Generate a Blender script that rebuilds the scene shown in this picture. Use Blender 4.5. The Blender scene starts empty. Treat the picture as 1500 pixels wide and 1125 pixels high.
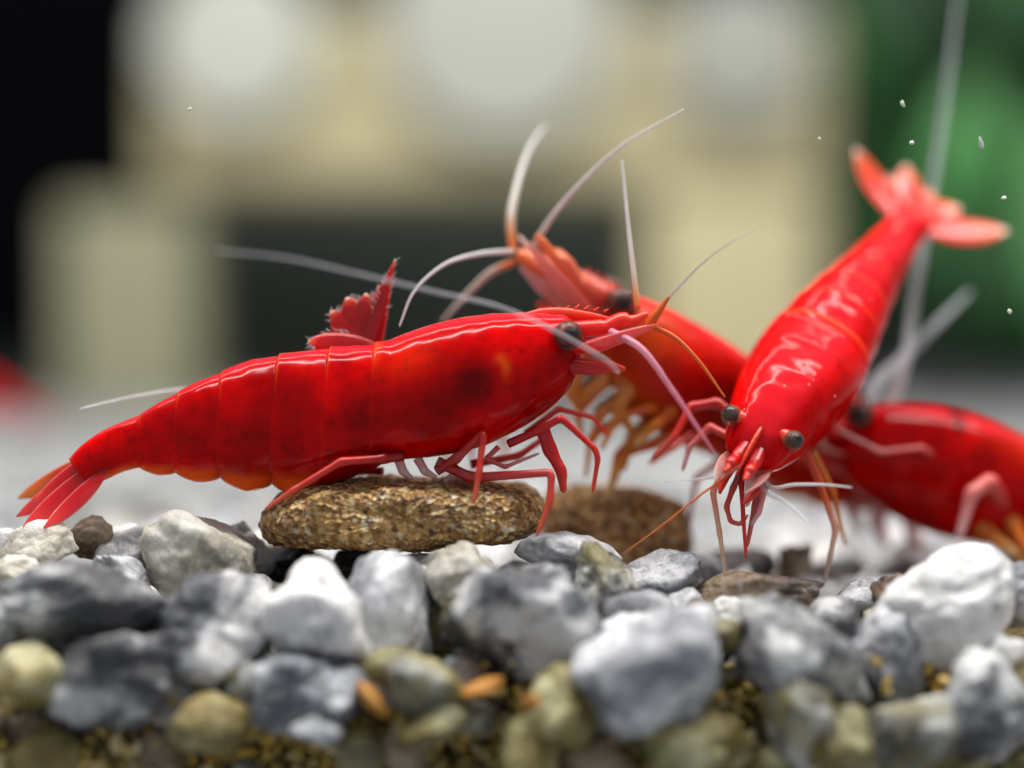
import bpy, bmesh, math, random
import numpy as np
from mathutils import Vector, noise

# ------------------------------------------------------------------ units: millimetres * U = metres
U = 0.001
random.seed(7); rng = np.random.default_rng(11)
scene = bpy.context.scene
COL = scene.collection

# ------------------------------------------------------------------ camera, light, exposure
FPX, D0, TILT, CZ = 3483.0, 90.0, math.radians(1.35), 8.5      # focal length in photo pixels, focus distance, tilt, height
CAMP = np.array([0.0, -D0, CZ])
FWD = np.array([0, math.cos(TILT), -math.sin(TILT)]); UPV = np.array([0, math.sin(TILT), math.cos(TILT)]); RGT = np.array([1.0, 0, 0])
cd = bpy.data.cameras.new('camera'); cam = bpy.data.objects.new('camera', cd); COL.objects.link(cam)
cam.location = Vector(CAMP * U); cam.rotation_euler = (math.pi / 2 - TILT, 0, 0)
cd.sensor_width = 36; cd.lens = 36 * FPX / 1500; cd.clip_start = 0.002; cd.clip_end = 5
cd.dof.use_dof = True; cd.dof.focus_distance = 89.3 * U
APERTURE = 5.8
cd.dof.aperture_fstop = cd.lens * 1e-3 / (APERTURE * U)
scene.camera = cam
scene.render.resolution_x, scene.render.resolution_y = 1024, 768

def lin(r, g, b):
    f = lambda c: (c / 255) / 12.92 if c / 255 <= 0.04045 else ((c / 255 + 0.055) / 1.055) ** 2.4
    return (f(r), f(g), f(b), 1.0)

world = bpy.data.worlds.new('World'); scene.world = world; world.use_nodes = True
bg = world.node_tree.nodes['Background']; bg.inputs[0].default_value = (0.88, 0.93, 1.0, 1); bg.inputs[1].default_value = 0.40
def area(name, loc, sx, sy, power, col, rx=0.0):
    l = bpy.data.lights.new(name, 'AREA'); l.shape = 'RECTANGLE'; l.size = sx * U; l.size_y = sy * U
    l.energy = power; l.color = col
    o = bpy.data.objects.new(name, l); o.location = Vector(loc) * U; o.rotation_euler = (rx, 0, 0); COL.objects.link(o)
    o['label'] = 'long white strip lamp above the tank'; o['category'] = 'lamp'; return o
area('aquarium_lamp', (10, -8, 115), 190, 5, 0.29, (1.0, 0.98, 0.95), math.radians(-4))
area('aquarium_lamp', (-10, 55, 150), 240, 14, 0.19, (1.0, 0.97, 0.90), math.radians(10))
vs = scene.view_settings; vs.view_transform = 'Standard'; vs.look = 'None'; vs.exposure = 0.0; vs.gamma = 1.0; vs.use_curve_mapping = False

def P(px, py, d=D0):
    return CAMP + FWD * d + RGT * ((px - 750) / FPX * d) + UPV * (-(py - 562.5) / FPX * d)
def PG(px, py, z=0.0):            # where the pixel's ray meets height z
    r = FWD + RGT * ((px - 750) / FPX) + UPV * (-(py - 562.5) / FPX)
    return CAMP + r * ((z - CZ) / r[2])
def MM(px, d=D0): return px * d / FPX
def unit(v):
    v = np.asarray(v, float); return v / (np.linalg.norm(v) + 1e-12)

# ------------------------------------------------------------------ mesh helpers
class Acc:
    def __init__(s): s.v = []; s.f = []; s.d = []; s.m = []; s.n = 0
    def add(s, verts, faces, dat, mat=0):
        s.v.append(np.asarray(verts, float)); s.d.append(np.asarray(dat, float))
        s.f += [tuple(i + s.n for i in f) for f in faces]; s.m += [mat] * len(faces); s.n += len(verts)
    def build(s, name, mats, parent=None, smooth=True):
        v = np.concatenate(s.v); d = np.concatenate(s.d)
        off = np.array(parent['_o']) if parent is not None else np.zeros(3)
        me = bpy.data.meshes.new(name); me.from_pydata(((v - off) * U).tolist(), [], s.f)
        a = me.attributes.new('dat', 'FLOAT_COLOR', 'POINT'); a.data.foreach_set('color', d.astype(np.float32).ravel())
        for m in (mats if isinstance(mats, (list, tuple)) else [mats]): me.materials.append(m)
        me.polygons.foreach_set('material_index', s.m)
        if smooth: me.polygons.foreach_set('use_smooth', [True] * len(me.polygons))
        me.update()
        o = bpy.data.objects.new(name, me); COL.objects.link(o)
        if parent is not None: o.parent = parent
        return o

def empty(name, loc, label, cat, group=None):
    o = bpy.data.objects.new(name, None); COL.objects.link(o); o.location = Vector(loc) * U; o.empty_display_size = U
    o['_o'] = [float(x) for x in loc]; tag(o, label, cat, group); return o
def tag(o, label=None, cat=None, group=None, kind=None):
    if label: o['label'] = label
    if cat: o['category'] = cat
    if group: o['group'] = group
    if kind: o['kind'] = kind
    return o

def cubic(xs, ys, x):             # smooth interpolation of stations
    xs = np.asarray(xs, float); ys = np.asarray(ys, float)
    if ys.ndim == 1: ys = ys[:, None]
    g = np.gradient(ys, xs, axis=0); x = np.clip(np.atleast_1d(x), xs[0], xs[-1])
    i = np.clip(np.searchsorted(xs, x) - 1, 0, len(xs) - 2)
    h = (xs[i + 1] - xs[i])[:, None]; t = ((x - xs[i])[:, None]) / h
    return ((2*t**3 - 3*t**2 + 1) * ys[i] + (t**3 - 2*t**2 + t) * h * g[i] + (-2*t**3 + 3*t**2) * ys[i+1] + (t**3 - t**2) * h * g[i+1])
def arclen(p):
    p = np.asarray(p, float); return np.concatenate([[0], np.cumsum(np.linalg.norm(np.diff(p, axis=0), axis=1))])

def rings_to_mesh(acc, rings, dats, mat=0, cap=True):
    R, N = len(rings), len(rings[0]); v = np.concatenate(rings); d = np.concatenate(dats); f = []
    for i in range(R - 1):
        for j in range(N):
            k = (j + 1) % N; f.append((i*N + j, i*N + k, (i+1)*N + k, (i+1)*N + j))
    if cap:
        v = np.vstack([v, rings[0].mean(0), rings[-1].mean(0)]); d = np.vstack([d, dats[0].mean(0), dats[-1].mean(0)])
        for j in range(N):
            k = (j + 1) % N; f.append((R*N, k, j)); f.append((R*N + 1, (R-1)*N + j, (R-1)*N + k))
    acc.add(v, f, d, mat)

def tube(acc, pts, rad, n=8, steps=0, uaxis=None, flat=1.0, mat=0, dark=0.0, knots=None, sharp=False):
    """smooth tapered tube; uaxis/flat make it a blade; dat = (edge, dark, 0, t)"""
    pts = np.asarray(pts, float); s = arclen(pts); L = s[-1]
    steps = steps or max(10, int(6 * (len(pts) - 1)))
    x = np.linspace(0, L, steps + 1)
    c = cubic(s, pts, x) if (len(pts) > 2 and not sharp) else np.stack([np.interp(x, s, pts[:, k]) for k in range(3)], 1)
    rad = np.asarray(rad, float); rs = np.linspace(0, L, len(rad)) if len(rad) != len(pts) else s
    r = np.interp(x, rs, rad)
    tang = np.gradient(c, axis=0); tang /= np.linalg.norm(tang, axis=1)[:, None] + 1e-12
    u = np.array(uaxis, float) if uaxis is not None else np.cross(tang[0], [0.3, 0.8, 0.52])
    rings, dats = [], []
    th = np.linspace(0, 2*np.pi, n, endpoint=False)
    for i in range(len(c)):
        u = unit(u - tang[i] * np.dot(u, tang[i])); w = np.cross(tang[i], u)
        rings.append(c[i] + r[i] * (np.cos(th)[:, None] * u + flat * np.sin(th)[:, None] * w))
        dd = np.zeros((n, 4)); dd[:, 0] = np.abs(np.cos(th)); dd[:, 1] = dark; dd[:, 3] = x[i] / L; dats.append(dd)
    rings_to_mesh(acc, rings, dats, mat)

# ------------------------------------------------------------------ materials
def newmat(name):
    m = bpy.data.materials.new(name); m.use_nodes = True; nt = m.node_tree
    return m, nt, nt.nodes, nt.links, nt.nodes['Principled BSDF'], nt.nodes['Material Output']
def node(nt, t, **kw):
    n = nt.nodes.new(t)
    for k, v in kw.items(): setattr(n, k, v)
    return n
def mixc(nt, fac, a, b, blend='MIX'):
    n = node(nt, 'ShaderNodeMix', data_type='RGBA', blend_type=blend)
    for sock, val in ((n.inputs[0], fac), (n.inputs[6], a), (n.inputs[7], b)):
        if hasattr(val, 'is_output') or hasattr(val, 'links'): nt.links.new(val, sock)
        else: sock.default_value = val
    return n.outputs[2]
def ramp(nt, fac, stops):
    n = node(nt, 'ShaderNodeValToRGB'); e = n.color_ramp.elements
    while len(e) < len(stops): e.new(0.5)
    for i, (p, c) in enumerate(stops):
        e[i].position = p; e[i].color = c if len(c) == 4 else (*c, 1)
    nt.links.new(fac, n.inputs[0]); return n.outputs[0]
def tex(nt, kind, scale_per_mm, detail=4, vec=None, rough=0.55, **kw):
    n = node(nt, 'ShaderNodeTexNoise' if kind == 'n' else 'ShaderNodeTexVoronoi', **kw)
    n.inputs['Scale'].default_value = scale_per_mm / U
    if kind == 'n': n.inputs['Detail'].default_value = detail; n.inputs['Roughness'].default_value = rough
    if vec is not None: nt.links.new(vec, n.inputs['Vector'])
    return n
def math_(nt, op, a, b=None):
    n = node(nt, 'ShaderNodeMath', operation=op)
    for i, val in enumerate((a, b)):
        if val is None: continue
        if hasattr(val, 'links'): nt.links.new(val, n.inputs[i])
        else: n.inputs[i].default_value = val
    return n.outputs[0]
def bump(nt, height, strength, dist_mm, prev=None):
    n = node(nt, 'ShaderNodeBump'); n.inputs['Strength'].default_value = strength; n.inputs['Distance'].default_value = dist_mm * U
    nt.links.new(height, n.inputs['Height'])
    if prev is not None: nt.links.new(prev, n.inputs['Normal'])
    return n.outputs[0]

def shell_mat(name, red, dark, orange, rough=0.14, sss=0.5, spec=0.11):
    m, nt, N, L, b, out = newmat(name)
    at = node(nt, 'ShaderNodeAttribute', attribute_name='dat'); sep = node(nt, 'ShaderNodeSeparateColor'); L.new(at.outputs['Color'], sep.inputs[0])
    tc = node(nt, 'ShaderNodeTexCoord').outputs['Object']
    n1 = tex(nt, 'n', 0.38, 3, tc); n2 = tex(nt, 'n', 2.6, 4, tc); vo = tex(nt, 'v', 1.35, vec=tc)
    c = mixc(nt, ramp(nt, n1.outputs[0], [(0.40, (0, 0, 0)), (0.64, (0.8, 0.8, 0.8))]), red, dark)
    c = mixc(nt, ramp(nt, n2.outputs[0], [(0.52, (0, 0, 0)), (0.75, (0.55, 0.55, 0.55))]), c, dark)
    c = mixc(nt, ramp(nt, vo.outputs[0], [(0.07, (0.4, 0.4, 0.4)), (0.22, (0, 0, 0))]), c, (dark[0]*0.4, dark[1], dark[2], 1))
    vo2 = tex(nt, 'v', 0.8, vec=tc)
    c = mixc(nt, ramp(nt, vo2.outputs[0], [(0.035, (0.75, 0.75, 0.75)), (0.06, (0, 0, 0))]), c, lin(240, 150, 140))
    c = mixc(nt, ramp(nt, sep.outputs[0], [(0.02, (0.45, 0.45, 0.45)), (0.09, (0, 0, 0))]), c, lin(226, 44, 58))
    c = mixc(nt, sep.outputs[1], c, (dark[0]*0.45, dark[1]*0.6, dark[2]*0.6, 1))
    c = mixc(nt, sep.outputs[2], c, orange)
    L.new(c, b.inputs['Base Color'])
    b.inputs['Roughness'].default_value = rough; b.inputs['Specular IOR Level'].default_value = spec
    b.inputs['Subsurface Weight'].default_value = sss; b.inputs['Subsurface Radius'].default_value = (1.0, 0.12, 0.06); b.inputs['Subsurface Scale'].default_value = 0.9 * U
    n3 = tex(nt, 'n', 5.0, 3, tc); n4 = tex(nt, 'n', 0.8, 1, tc)
    L.new(bump(nt, n3.outputs[0], 0.04, 0.05, bump(nt, n4.outputs[0], 0.30, 0.35)), b.inputs['Normal'])
    return m

def limb_mat(name, stops, alpha=1.0, rough=0.3, sss=0.3, edge=None):
    """colour runs along the limb (attribute A); alpha < 1 lets what is behind shine through"""
    m, nt, N, L, b, out = newmat(name)
    at = node(nt, 'ShaderNodeAttribute', attribute_name='dat')
    tc = node(nt, 'ShaderNodeTexCoord').outputs['Object']
    n1 = tex(nt, 'n', 2.2, 3, tc)
    c = ramp(nt, at.outputs['Alpha'], stops)
    c = mixc(nt, ramp(nt, n1.outputs[0], [(0.42, (0, 0, 0)), (0.7, (0.22, 0.22, 0.22))]), c, (0.45, 0.35, 0.3, 1), 'MULTIPLY')
    if edge:
        sep = node(nt, 'ShaderNodeSeparateColor'); L.new(at.outputs['Color'], sep.inputs[0])
        c = mixc(nt, ramp(nt, sep.outputs[0], [(0.80, (0, 0, 0)), (1.0, (0.8, 0.8, 0.8))]), c, edge)
    L.new(c, b.inputs['Base Color']); b.inputs['Roughness'].default_value = rough
    b.inputs['Subsurface Weight'].default_value = sss; b.inputs['Subsurface Radius'].default_value = (1, .25, .15); b.inputs['Subsurface Scale'].default_value = 0.5 * U
    if alpha < 1:
        b.inputs['Alpha'].default_value = alpha
    return m

RED = lin(208, 1, 2); DRED = lin(128, 0, 2); ORG = lin(228, 84, 14)
M = {}
M['shell'] = shell_mat('shrimp_shell_red', RED, DRED, lin(232, 92, 20))
M['shell_bright'] = shell_mat('shrimp_shell_bright_red', lin(228, 10, 8), lin(176, 2, 3), lin(238, 96, 40), rough=0.14, spec=0.08)
M['shell_orange'] = shell_mat('shrimp_shell_orange_red', lin(214, 26, 14), lin(146, 6, 6), lin(226, 120, 30), rough=0.25)
M['tail'] = limb_mat('tail_fan_red', [(0, lin(196, 10, 18)), (0.62, lin(206, 22, 34)), (1.0, lin(226, 60, 56))], 0.86, 0.22, edge=lin(235, 120, 110))
M['tail_dark'] = limb_mat('tail_fan_dark_red', [(0, lin(130, 0, 4)), (0.6, lin(160, 2, 6)), (0.88, lin(186, 20, 14)), (0.96, lin(214, 100, 70)), (1.0, lin(232, 214, 196))], 0.95, 0.22, edge=lin(206, 60, 50))
M['tail_orange'] = limb_mat('tail_fan_orange', [(0, lin(232, 24, 20)), (0.6, lin(236, 56, 36)), (0.88, lin(238, 96, 50)), (1.0, lin(236, 210, 196))], 0.92, 0.25, edge=lin(236, 120, 96))
M['tail_tip'] = limb_mat('tail_fan_orange_tip', [(0, lin(196, 14, 18)), (0.5, lin(214, 60, 24)), (1.0, lin(226, 130, 34))], 0.88, 0.25, edge=lin(232, 130, 90))
M['rostrum'] = limb_mat('rostrum_orange_red', [(0, lin(222, 22, 10)), (0.5, lin(232, 62, 14)), (1, lin(226, 50, 20))])
M['peduncle'] = limb_mat('peduncle_red', [(0, lin(222, 16, 12)), (0.6, lin(236, 44, 28)), (1, lin(232, 84, 50))], 0.95)
M['ped_pale'] = limb_mat('peduncle_pale_orange', [(0, lin(206, 60, 40)), (0.5, lin(226, 110, 80)), (1, lin(228, 120, 60))], 0.9)
M['leg_yellow'] = limb_mat('leg_yellow', [(0, lin(206, 90, 40)), (0.4, lin(226, 160, 80)), (1, lin(222, 140, 40))], 0.88)
M['scale'] = limb_mat('antennal_scale_pink', [(0, lin(214, 20, 30)), (0.5, lin(228, 70, 72)), (1, lin(224, 120, 110))], 0.72, 0.2, edge=lin(244, 176, 170))
M['scale_pale'] = limb_mat('antennal_scale_pale_pink', [(0, lin(214, 90, 70)), (0.4, lin(222, 150, 140)), (1, lin(222, 180, 176))], 0.75, 0.25)
M['leg'] = limb_mat('leg_red', [(0, lin(150, 6, 10)), (0.35, lin(198, 26, 22)), (0.7, lin(206, 46, 34)), (1, lin(212, 100, 74))], 0.85, sss=0.15)
M['leg_deep'] = limb_mat('leg_deep_red', [(0, lin(170, 6, 8)), (0.6, lin(206, 20, 14)), (1, lin(214, 60, 36))], 0.97)
M['leg_orange'] = limb_mat('leg_orange', [(0, lin(226, 130, 40)), (0.5, lin(222, 110, 24)), (0.75, lin(226, 150, 50)), (1, lin(216, 190, 140))], 0.9)
M['leg_clear'] = limb_mat('leg_clear_orange', [(0, lin(218, 60, 34)), (0.4, lin(224, 100, 50)), (0.7, lin(222, 170, 130)), (1, lin(214, 206, 196))], 0.72)
M['leg_pink'] = limb_mat('leg_pink', [(0, lin(214, 40, 40)), (0.5, lin(228, 110, 104)), (1, lin(224, 176, 176))], 0.85)
M['swimmeret'] = limb_mat('swimmeret_pale', [(0, lin(206, 60, 60)), (0.5, lin(222, 150, 140)), (1, lin(228, 190, 180))], 0.7)
M['antenna'] = limb_mat('antenna_pale', [(0, lin(222, 206, 190)), (0.15, lin(226, 228, 230)), (1, lin(224, 226, 230))], 0.6, 0.3)
M['antenna_thin'] = limb_mat('antenna_translucent_grey', [(0, lin(206, 176, 176)), (0.2, lin(190, 194, 200)), (1, lin(200, 206, 214))], 0.34, 0.3)
M['antenna_orange'] = limb_mat('antenna_orange_base', [(0, lin(222, 110, 40)), (0.10, lin(220, 150, 90)), (0.24, lin(214, 206, 196)), (1, lin(222, 222, 222))], 0.72, 0.3)
M['antenna_amber'] = limb_mat('antenna_amber', [(0, lin(222, 90, 20)), (1, lin(206, 112, 40))], 0.85, 0.3)
M['antenna_pink'] = limb_mat('antenna_mauve', [(0, lin(216, 150, 170)), (1, lin(220, 120, 140))], 0.6, 0.3)

def eye_mats():
    m, nt, N, L, b, out = newmat('eye_cornea_grey'); b.inputs['Base Color'].default_value = lin(66, 54, 46); b.inputs['Roughness'].default_value = 0.12
    b.inputs['Alpha'].default_value = 0.6; b.inputs['Specular IOR Level'].default_value = 0.35
    m2, nt, N, L, b, out = newmat('eye_pigment_black'); b.inputs['Base Color'].default_value = (0.004, 0.004, 0.005, 1); b.inputs['Roughness'].default_value = 0.3
    m3, nt, N, L, b, out = newmat('eye_cornea_pale'); b.inputs['Base Color'].default_value = lin(120, 96, 84); b.inputs['Roughness'].default_value = 0.12; b.inputs['Specular IOR Level'].default_value = 0.35; b.inputs['Alpha'].default_value = 0.34
    return m, m2, m3
M['cornea'], M['pupil'], M['cornea_pale'] = eye_mats()

# ------------------------------------------------------------------ stones
def ico(sub):
    bm = bmesh.new(); bmesh.ops.create_icosphere(bm, subdivisions=sub, radius=1.0)
    bm.verts.ensure_lookup_table(); v = np.array([x.co[:] for x in bm.verts]); f = [tuple(x.index for x in q.verts) for q in bm.faces]; bm.free(); return v, f
ICO = {s: ico(s) for s in (1, 2, 3, 4, 5)}
def stone_verts(seed, sub=3, planes=11, sharp=12, rough=0.06):
    r = np.random.default_rng(seed); v, f = ICO[sub]
    n = r.normal(size=(planes, 3)); n /= np.linalg.norm(n, axis=1)[:, None]; h = r.uniform(0.58, 0.92, planes)
    t = np.maximum(v @ n.T, 0) / h
    rad = (np.sum(t ** sharp, 1) + 1.0) ** (-1.0 / sharp)
    if rough:
        o = r.uniform(-50, 50, 3)
        rad = rad * np.array([1 + rough * 2.0 * noise.fractal(Vector(p * 1.2 + o), 1.0, 2.0, 2) - rough * 1.5 * abs(noise.noise(Vector(p * 2.4 + o))) + rough * 0.6 * noise.fractal(Vector(p * 4.0 + o), 0.7, 2.1, 5) for p in v])
    return v * rad[:, None], f
def stone_mesh(name, seed, sub=4, **kw):
    v, f = stone_verts(seed, sub, **kw)
    me = bpy.data.meshes.new(name); me.from_pydata(v.tolist(), [], f); me.polygons.foreach_set('use_smooth', [True] * len(f)); me.update(); return me

def stone_mat(name, cols, thr, vein=None, stain=None, rough=0.24, sss=0.12, grain=0.5):
    """cols = (light, mid, dark); thr = noise positions; object random shifts the pattern for every stone"""
    m, nt, N, L, b, out = newmat(name)
    oi = node(nt, 'ShaderNodeObjectInfo'); geo = node(nt, 'ShaderNodeNewGeometry')
    sc = node(nt, 'ShaderNodeVectorMath', operation='SCALE'); L.new(oi.outputs['Location'], sc.inputs[0]); sc.inputs['Scale'].default_value = 37.0
    ad = node(nt, 'ShaderNodeVectorMath', operation='ADD'); L.new(geo.outputs['Position'], ad.inputs[0]); L.new(sc.outputs[0], ad.inputs[1]); vec = ad.outputs[0]
    n1 = tex(nt, 'n', 0.34, 5, vec, 0.6); n2 = tex(nt, 'n', 1.7, 6, vec, 0.62); n3 = tex(nt, 'n', 7.0, 4, vec, 0.7); vo = tex(nt, 'v', 2.4, vec=vec)
    f = math_(nt, 'ADD', math_(nt, 'MULTIPLY', n1.outputs[0], 0.72), math_(nt, 'MULTIPLY', n2.outputs[0], 0.28))
    c = ramp(nt, f, [(thr[0], cols[0]), (thr[1], cols[1]), (thr[2], cols[2])])
    c = mixc(nt, ramp(nt, n3.outputs[0], [(0.36, (0, 0, 0)), (0.66, (grain, grain, grain))]), c, (0.42, 0.43, 0.44, 1), 'MULTIPLY')
    c = mixc(nt, ramp(nt, n2.outputs[0], [(0.60, (0, 0, 0)), (0.72, (grain, grain, grain))]), c, (0.72, 0.72, 0.70, 1))
    if vein:
        w = node(nt, 'ShaderNodeTexWave'); w.inputs['Scale'].default_value = 0.3 / U; w.inputs['Distortion'].default_value = 9; w.inputs['Detail'].default_value = 4; L.new(vec, w.inputs[0])
        c = mixc(nt, ramp(nt, w.outputs[1], [(0.80, (0, 0, 0)), (0.97, (0.75, 0.75, 0.75))]), c, vein)
    if stain:
        n5 = tex(nt, 'n', 0.5, 4, vec)
        c = mixc(nt, ramp(nt, n5.outputs[0], [(0.42, (0, 0, 0)), (0.62, (0.85, 0.85, 0.85))]), c, stain)
    hs = node(nt, 'ShaderNodeHueSaturation'); L.new(c, hs.inputs['Color'])
    L.new(math_(nt, 'ADD', math_(nt, 'MULTIPLY', oi.outputs['Random'], 0.35), 0.82), hs.inputs['Value'])
    L.new(hs.outputs[0], b.inputs['Base Color'])
    L.new(math_(nt, 'ADD', math_(nt, 'MULTIPLY', n2.outputs[0], 0.35), rough - 0.15), b.inputs['Roughness'])
    if sss:
        b.inputs['Subsurface Weight'].default_value = sss; b.inputs['Subsurface Radius'].default_value = (1, 1, 1.05); b.inputs['Subsurface Scale'].default_value = 0.6 * U
    L.new(bump(nt, n3.outputs[0], 0.55, 0.10, bump(nt, n2.outputs[0], 0.55, 0.35)), b.inputs['Normal'])
    return m
S = {}
WH, LG, MG, DG, BK = lin(232, 230, 228), lin(186, 187, 190), lin(128, 130, 136), lin(72, 74, 80), lin(26, 27, 30)
S['white'] = stone_mat('stone_white_quartz', (WH, lin(222, 220, 218), lin(150, 150, 154)), (0.47, 0.54, 0.62), sss=0.55, grain=0.2)
S['cream'] = stone_mat('stone_cream', (lin(230, 226, 216), lin(206, 198, 180), lin(132, 128, 118)), (0.45, 0.52, 0.60), sss=0.4, grain=0.3)
S['pale'] = stone_mat('stone_pale_grey', (lin(224, 224, 226), LG, MG), (0.44, 0.50, 0.57))
S['mix'] = stone_mat('stone_white_and_grey', (WH, lin(150, 152, 158), lin(74, 76, 82)), (0.455, 0.505, 0.55))
S['grey'] = stone_mat('stone_blue_grey', (lin(222, 222, 224), lin(162, 165, 172), lin(98, 100, 107)), (0.44, 0.495, 0.56))
S['dark'] = stone_mat('stone_dark_grey', (lin(214, 214, 212), lin(142, 143, 145), lin(72, 73, 76)), (0.43, 0.48, 0.54))
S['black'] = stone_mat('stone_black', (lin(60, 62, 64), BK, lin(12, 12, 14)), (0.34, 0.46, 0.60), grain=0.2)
S['brown'] = stone_mat('stone_brown', (lin(176, 156, 130), lin(128, 106, 84), lin(70, 58, 50)), (0.44, 0.50, 0.57))
S['olive'] = stone_mat('stone_olive_stained', (lin(202, 196, 156), lin(160, 152, 100), lin(92, 86, 52)), (0.44, 0.50, 0.57), stain=lin(128, 108, 48), grain=0.4)
S['stained'] = stone_mat('stone_grey_with_olive_stain', (lin(206, 206, 200), lin(132, 132, 122), lin(66, 66, 58)), (0.45, 0.50, 0.57), stain=lin(140, 128, 74))
S['flake'] = stone_mat('stone_orange_flake', (lin(212, 150, 60), lin(196, 128, 36), lin(150, 90, 20)), (0.4, 0.52, 0.66), grain=0.2)

# ------------------------------------------------------------------ the setting: bed, back panel
def mud():
    m, nt, N, L, b, out = newmat('silt_brown'); tc = node(nt, 'ShaderNodeTexCoord').outputs['Object']
    n = tex(nt, 'n', 0.8, 6, tc); L.new(ramp(nt, n.outputs[0], [(0.35, lin(60, 54, 34)), (0.6, lin(124, 106, 54)), (0.75, lin(170, 132, 52))]), b.inputs['Base Color'])
    b.inputs['Roughness'].default_value = 0.8; L.new(bump(nt, n.outputs[0], 0.8, 0.5), b.inputs['Normal']); return m
M['mud'] = mud()
def plain(name, col, rough=0.7, var=0.25, scale=0.08):
    m, nt, N, L, b, out = newmat(name); tc = node(nt, 'ShaderNodeTexCoord').outputs['Object']
    n = tex(nt, 'n', scale, 4, tc); d = tuple(c * (1 - var) for c in col[:3]) + (1,)
    b.inputs['Specular IOR Level'].default_value = 0.05; L.new(mixc(nt, n.outputs[0], d, col), b.inputs['Base Color']); b.inputs['Roughness'].default_value = rough; return m

def grid_bed():
    a = Acc(); xs = np.linspace(-125, 125, 66); ys = np.concatenate([[-1.5, -1.2], np.linspace(0, 214, 60)])
    v = []
    for y in ys:
        for x in xs: v.append((x, y, -2.6 + 0.5 * noise.noise(Vector((x * .3, y * .3, 0)))))
    nx = len(xs); f = [(j*nx + i, j*nx + i + 1, (j+1)*nx + i + 1, (j+1)*nx + i) for j in range(len(ys) - 1) for i in range(nx - 1)]
    b0 = len(v)
    for x in xs: v.append((x, -1.5, -22))
    f += [(b0 + i, b0 + i + 1, i + 1, i) for i in range(nx - 1)]
    a.add(v, f, np.zeros((len(v), 4))); return tag(a.build('gravel_bed', M['mud']), kind='structure')
grid_bed()

def box(acc, lo, hi, bev=0.0):
    bm = bmesh.new(); bmesh.ops.create_cube(bm, size=1.0)
    for v in bm.verts: v.co = Vector([lo[k] + (v.co[k] + .5) * (hi[k] - lo[k]) for k in range(3)])
    if bev: bmesh.ops.bevel(bm, geom=bm.edges[:], offset=bev, segments=3, affect='EDGES', profile=0.5)
    bm.verts.ensure_lookup_table(); acc.add([v.co[:] for v in bm.verts], [tuple(x.index for x in f.verts) for f in bm.faces], np.zeros((len(bm.verts), 4))); bm.free()

YB = 214.0
a = Acc(); box(a, (-160, YB, -25), (160, YB + 4, 170)); tag(a.build('back_panel', plain('back_panel_dark_grey', lin(112, 121, 115), 0.6)), kind='structure')

# far stones: the mass nobody could count is one object, the nearest are things of their own
def clear_of(px, py, lst, r): return all((px - q[0])**2 + (py - q[1])**2 > (r + q[2])**2 * 0.62 for q in lst)
STONE_MESH = {k: [stone_mesh('gravel_stone', 100 + 10*i + k, 3 if k == 3 else 4, planes=9 + (i % 5), sharp=16 + 6 * (i % 4), rough=0.06 + 0.012 * (i % 3)) for i in range(8)] for k in (3, 4)}
def place(mesh, mat, loc, rad, rot, name='gravel_stone', spin=None):
    o = bpy.data.objects.new(name, mesh); COL.objects.link(o)
    o.location = Vector(loc) * U; o.scale = Vector(rad) * U * 1.16; o.rotation_euler = rot
    if not mesh.materials: mesh.materials.append(None)
    o.material_slots[0].link = 'OBJECT'; o.material_slots[0].material = mat
    return o

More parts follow.
